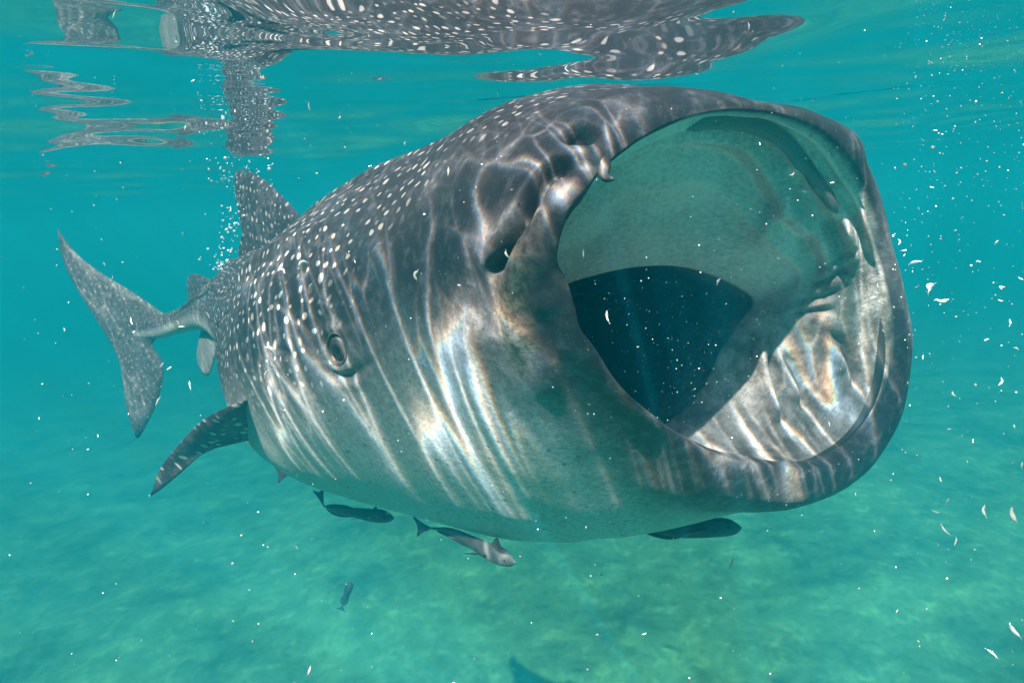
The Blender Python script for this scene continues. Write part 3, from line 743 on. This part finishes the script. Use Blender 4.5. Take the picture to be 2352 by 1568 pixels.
for (px, py, sz) in KR:
    q = random.randrange(len(protos)); src = protos[q]
    o = src if q not in first else src.copy()
    if q in first: COL.objects.link(o)
    first.add(q)
    dmax = 1.6 if px > 2090 or px < 480 or py < 170 else .86
    dep = random.uniform(.40, .62) if sz > 13 else random.uniform(.5, dmax)
    if 1290 < px < 2060 and 300 < py < 1050: dep = random.uniform(.5, .85)
    o.location = at(px, py, dep); sc_ = sz*dep/FPX*1.05
    if o.location.z > -.05: o.location = at(px, py, .32); sc_ = sz*.32/FPX
    o.scale = (sc_, sc_*random.uniform(.6, 1.3), sc_*random.uniform(.7, 1.2))
    o.rotation_euler = (random.uniform(0, 6.28), random.uniform(0, 6.28), random.uniform(0, 6.28))
    if 1290 < px < 2060 and 300 < py < 1050: lb, gr = 'tiny pale krill drifting in front of the gaping mouth', 'krill before the mouth'
    elif py < 300: lb, gr = 'tiny pale krill floating just under the rippled surface', 'krill under the surface'
    elif px > 2060 and py < 1130: lb, gr = 'tiny pale krill in open water beyond the far lip of the mouth', 'krill beyond the far lip'
    elif py > 1130: lb, gr = 'tiny pale krill drifting low over the green seabed', 'krill over the seabed'
    elif px < 500: lb, gr = 'tiny pale krill drifting near the tail fin', 'krill near the tail'
    else: lb, gr = 'tiny pale krill drifting beside the spotted flank and cheek', 'krill beside the flank'
    tag(o, lb, 'krill', gr)
for k, p in enumerate(protos):
    if k not in first: bpy.data.objects.remove(p)
def blobs(name, P, R_, mat, kind_label, cat, jitter=.4):
    ico = np.array([(0, 0, 1), (.894, 0, .447), (.276, .851, .447), (-.724, .526, .447), (-.724, -.526, .447), (.276, -.851, .447), (.724, .526, -.447), (-.276, .851, -.447), (-.894, 0, -.447), (-.276, -.851, -.447), (.724, -.526, -.447), (0, 0, -1)])
    fi = np.array([(0,1,2),(0,2,3),(0,3,4),(0,4,5),(0,5,1),(1,6,2),(2,7,3),(3,8,4),(4,9,5),(5,10,1),(6,7,2),(7,8,3),(8,9,4),(9,10,5),(10,6,1),(11,7,6),(11,8,7),(11,9,8),(11,10,9),(11,6,10)])
    r = np.random.default_rng(3); st = 1 + jitter*r.uniform(-1, 1.6, (len(P), 1, 3))
    V = P[:, None] + ico[None]*st*np.asarray(R_)[:, None, None]
    F = (fi[None] + 12*np.arange(len(P))[:, None, None]).reshape(-1, 3)
    o = mesh_obj(name, V.reshape(-1, 3), F, mat); tag(o, kind_label, cat, kind='stuff'); return o
r = np.random.default_rng(77); P = []; R_ = []
for _ in range(1200):
    px, py = r.uniform(-100, 2450), r.uniform(-40, 1600); d = r.uniform(.35, 2.6)
    if r.random() < .45: px = r.uniform(2050, 2450); py = abs(r.normal(0, 420))+60
    if px < 2080 and py < 1250 and px > 480: d = min(d, .85)
    p = at(px, py, d)
    if p[2] > -.03 or p[2] < SEABED+.3: continue
    P.append(p); R_.append(r.lognormal(math.log(1.0), .45)*d/FPX*.85)
M_SPECK = plain('plankton_speck', (.35, .32, .28), .6, (.7, .65, .6), 200)
blobs('plankton_specks', np.array(P), R_, M_SPECK, 'fine pale plankton specks scattered through the water', 'plankton', .5)
P = []; R_ = []
for _ in range(300):                                       # specks inside the mouth
    px, py = r.uniform(1300, 1760), r.uniform(600, 980); d = r.uniform(.9, 1.35)
    P.append(at(px, py, d)); R_.append(r.lognormal(math.log(.5), .4)*d/FPX)
blobs('plankton_specks', np.array(P), R_, M_SPECK, 'fine pale plankton specks drawn into the open mouth', 'plankton', .4)
# bubbles trailing from the dorsal fin
t = NT('bubble_air'); 
t.surf(t.n('BsdfPrincipled', {'Base Color': rgb(.85, .92, .95), 'Roughness': .08, 'Specular IOR Level': 1.0, 'Metallic': .55})); M_BUB = t.m
P = []; R_ = []
for _ in range(150):
    u = r.random(); px = 545 - abs(r.normal(0, 34))*(1-.3*u) + 20*math.sin(u*5); py = 405 + 225*u
    if r.random() < .25: px = r.uniform(470, 640); py = r.uniform(355, 420)
    d = 2.0 + r.normal(0, .06); p = at(px, py, d)
    if p[2] > -.012: p[2] = -.012
    P.append(p); R_.append(r.lognormal(math.log(2.0), .4)*d/FPX)
big = np.argsort(R_)[::-1][:36]; small = np.argsort(R_)[::-1][36:]
bub = sphere_at('bubble', np.zeros(3), np.array([0, 0, 1.0]), 1.0, .8, M_BUB, None, up=np.array([0, 1.0, 0]), seg=12, rg=8)
for k, i in enumerate(big):
    o = bub if k == 0 else bub.copy()
    if k: COL.objects.link(o)
    o.location = P[i]; o.scale = (R_[i],)*3; o.rotation_euler = (r.normal(0, .3), r.normal(0, .3), 0)
    tag(o, 'small silvery air bubble trailing behind the dorsal fin', 'bubble', 'air bubbles behind the dorsal fin')
blobs('fine_bubbles', np.array(P)[small], np.array(R_)[small], M_BUB, 'stream of fine silvery bubbles trailing behind the dorsal fin', 'bubbles', .15)
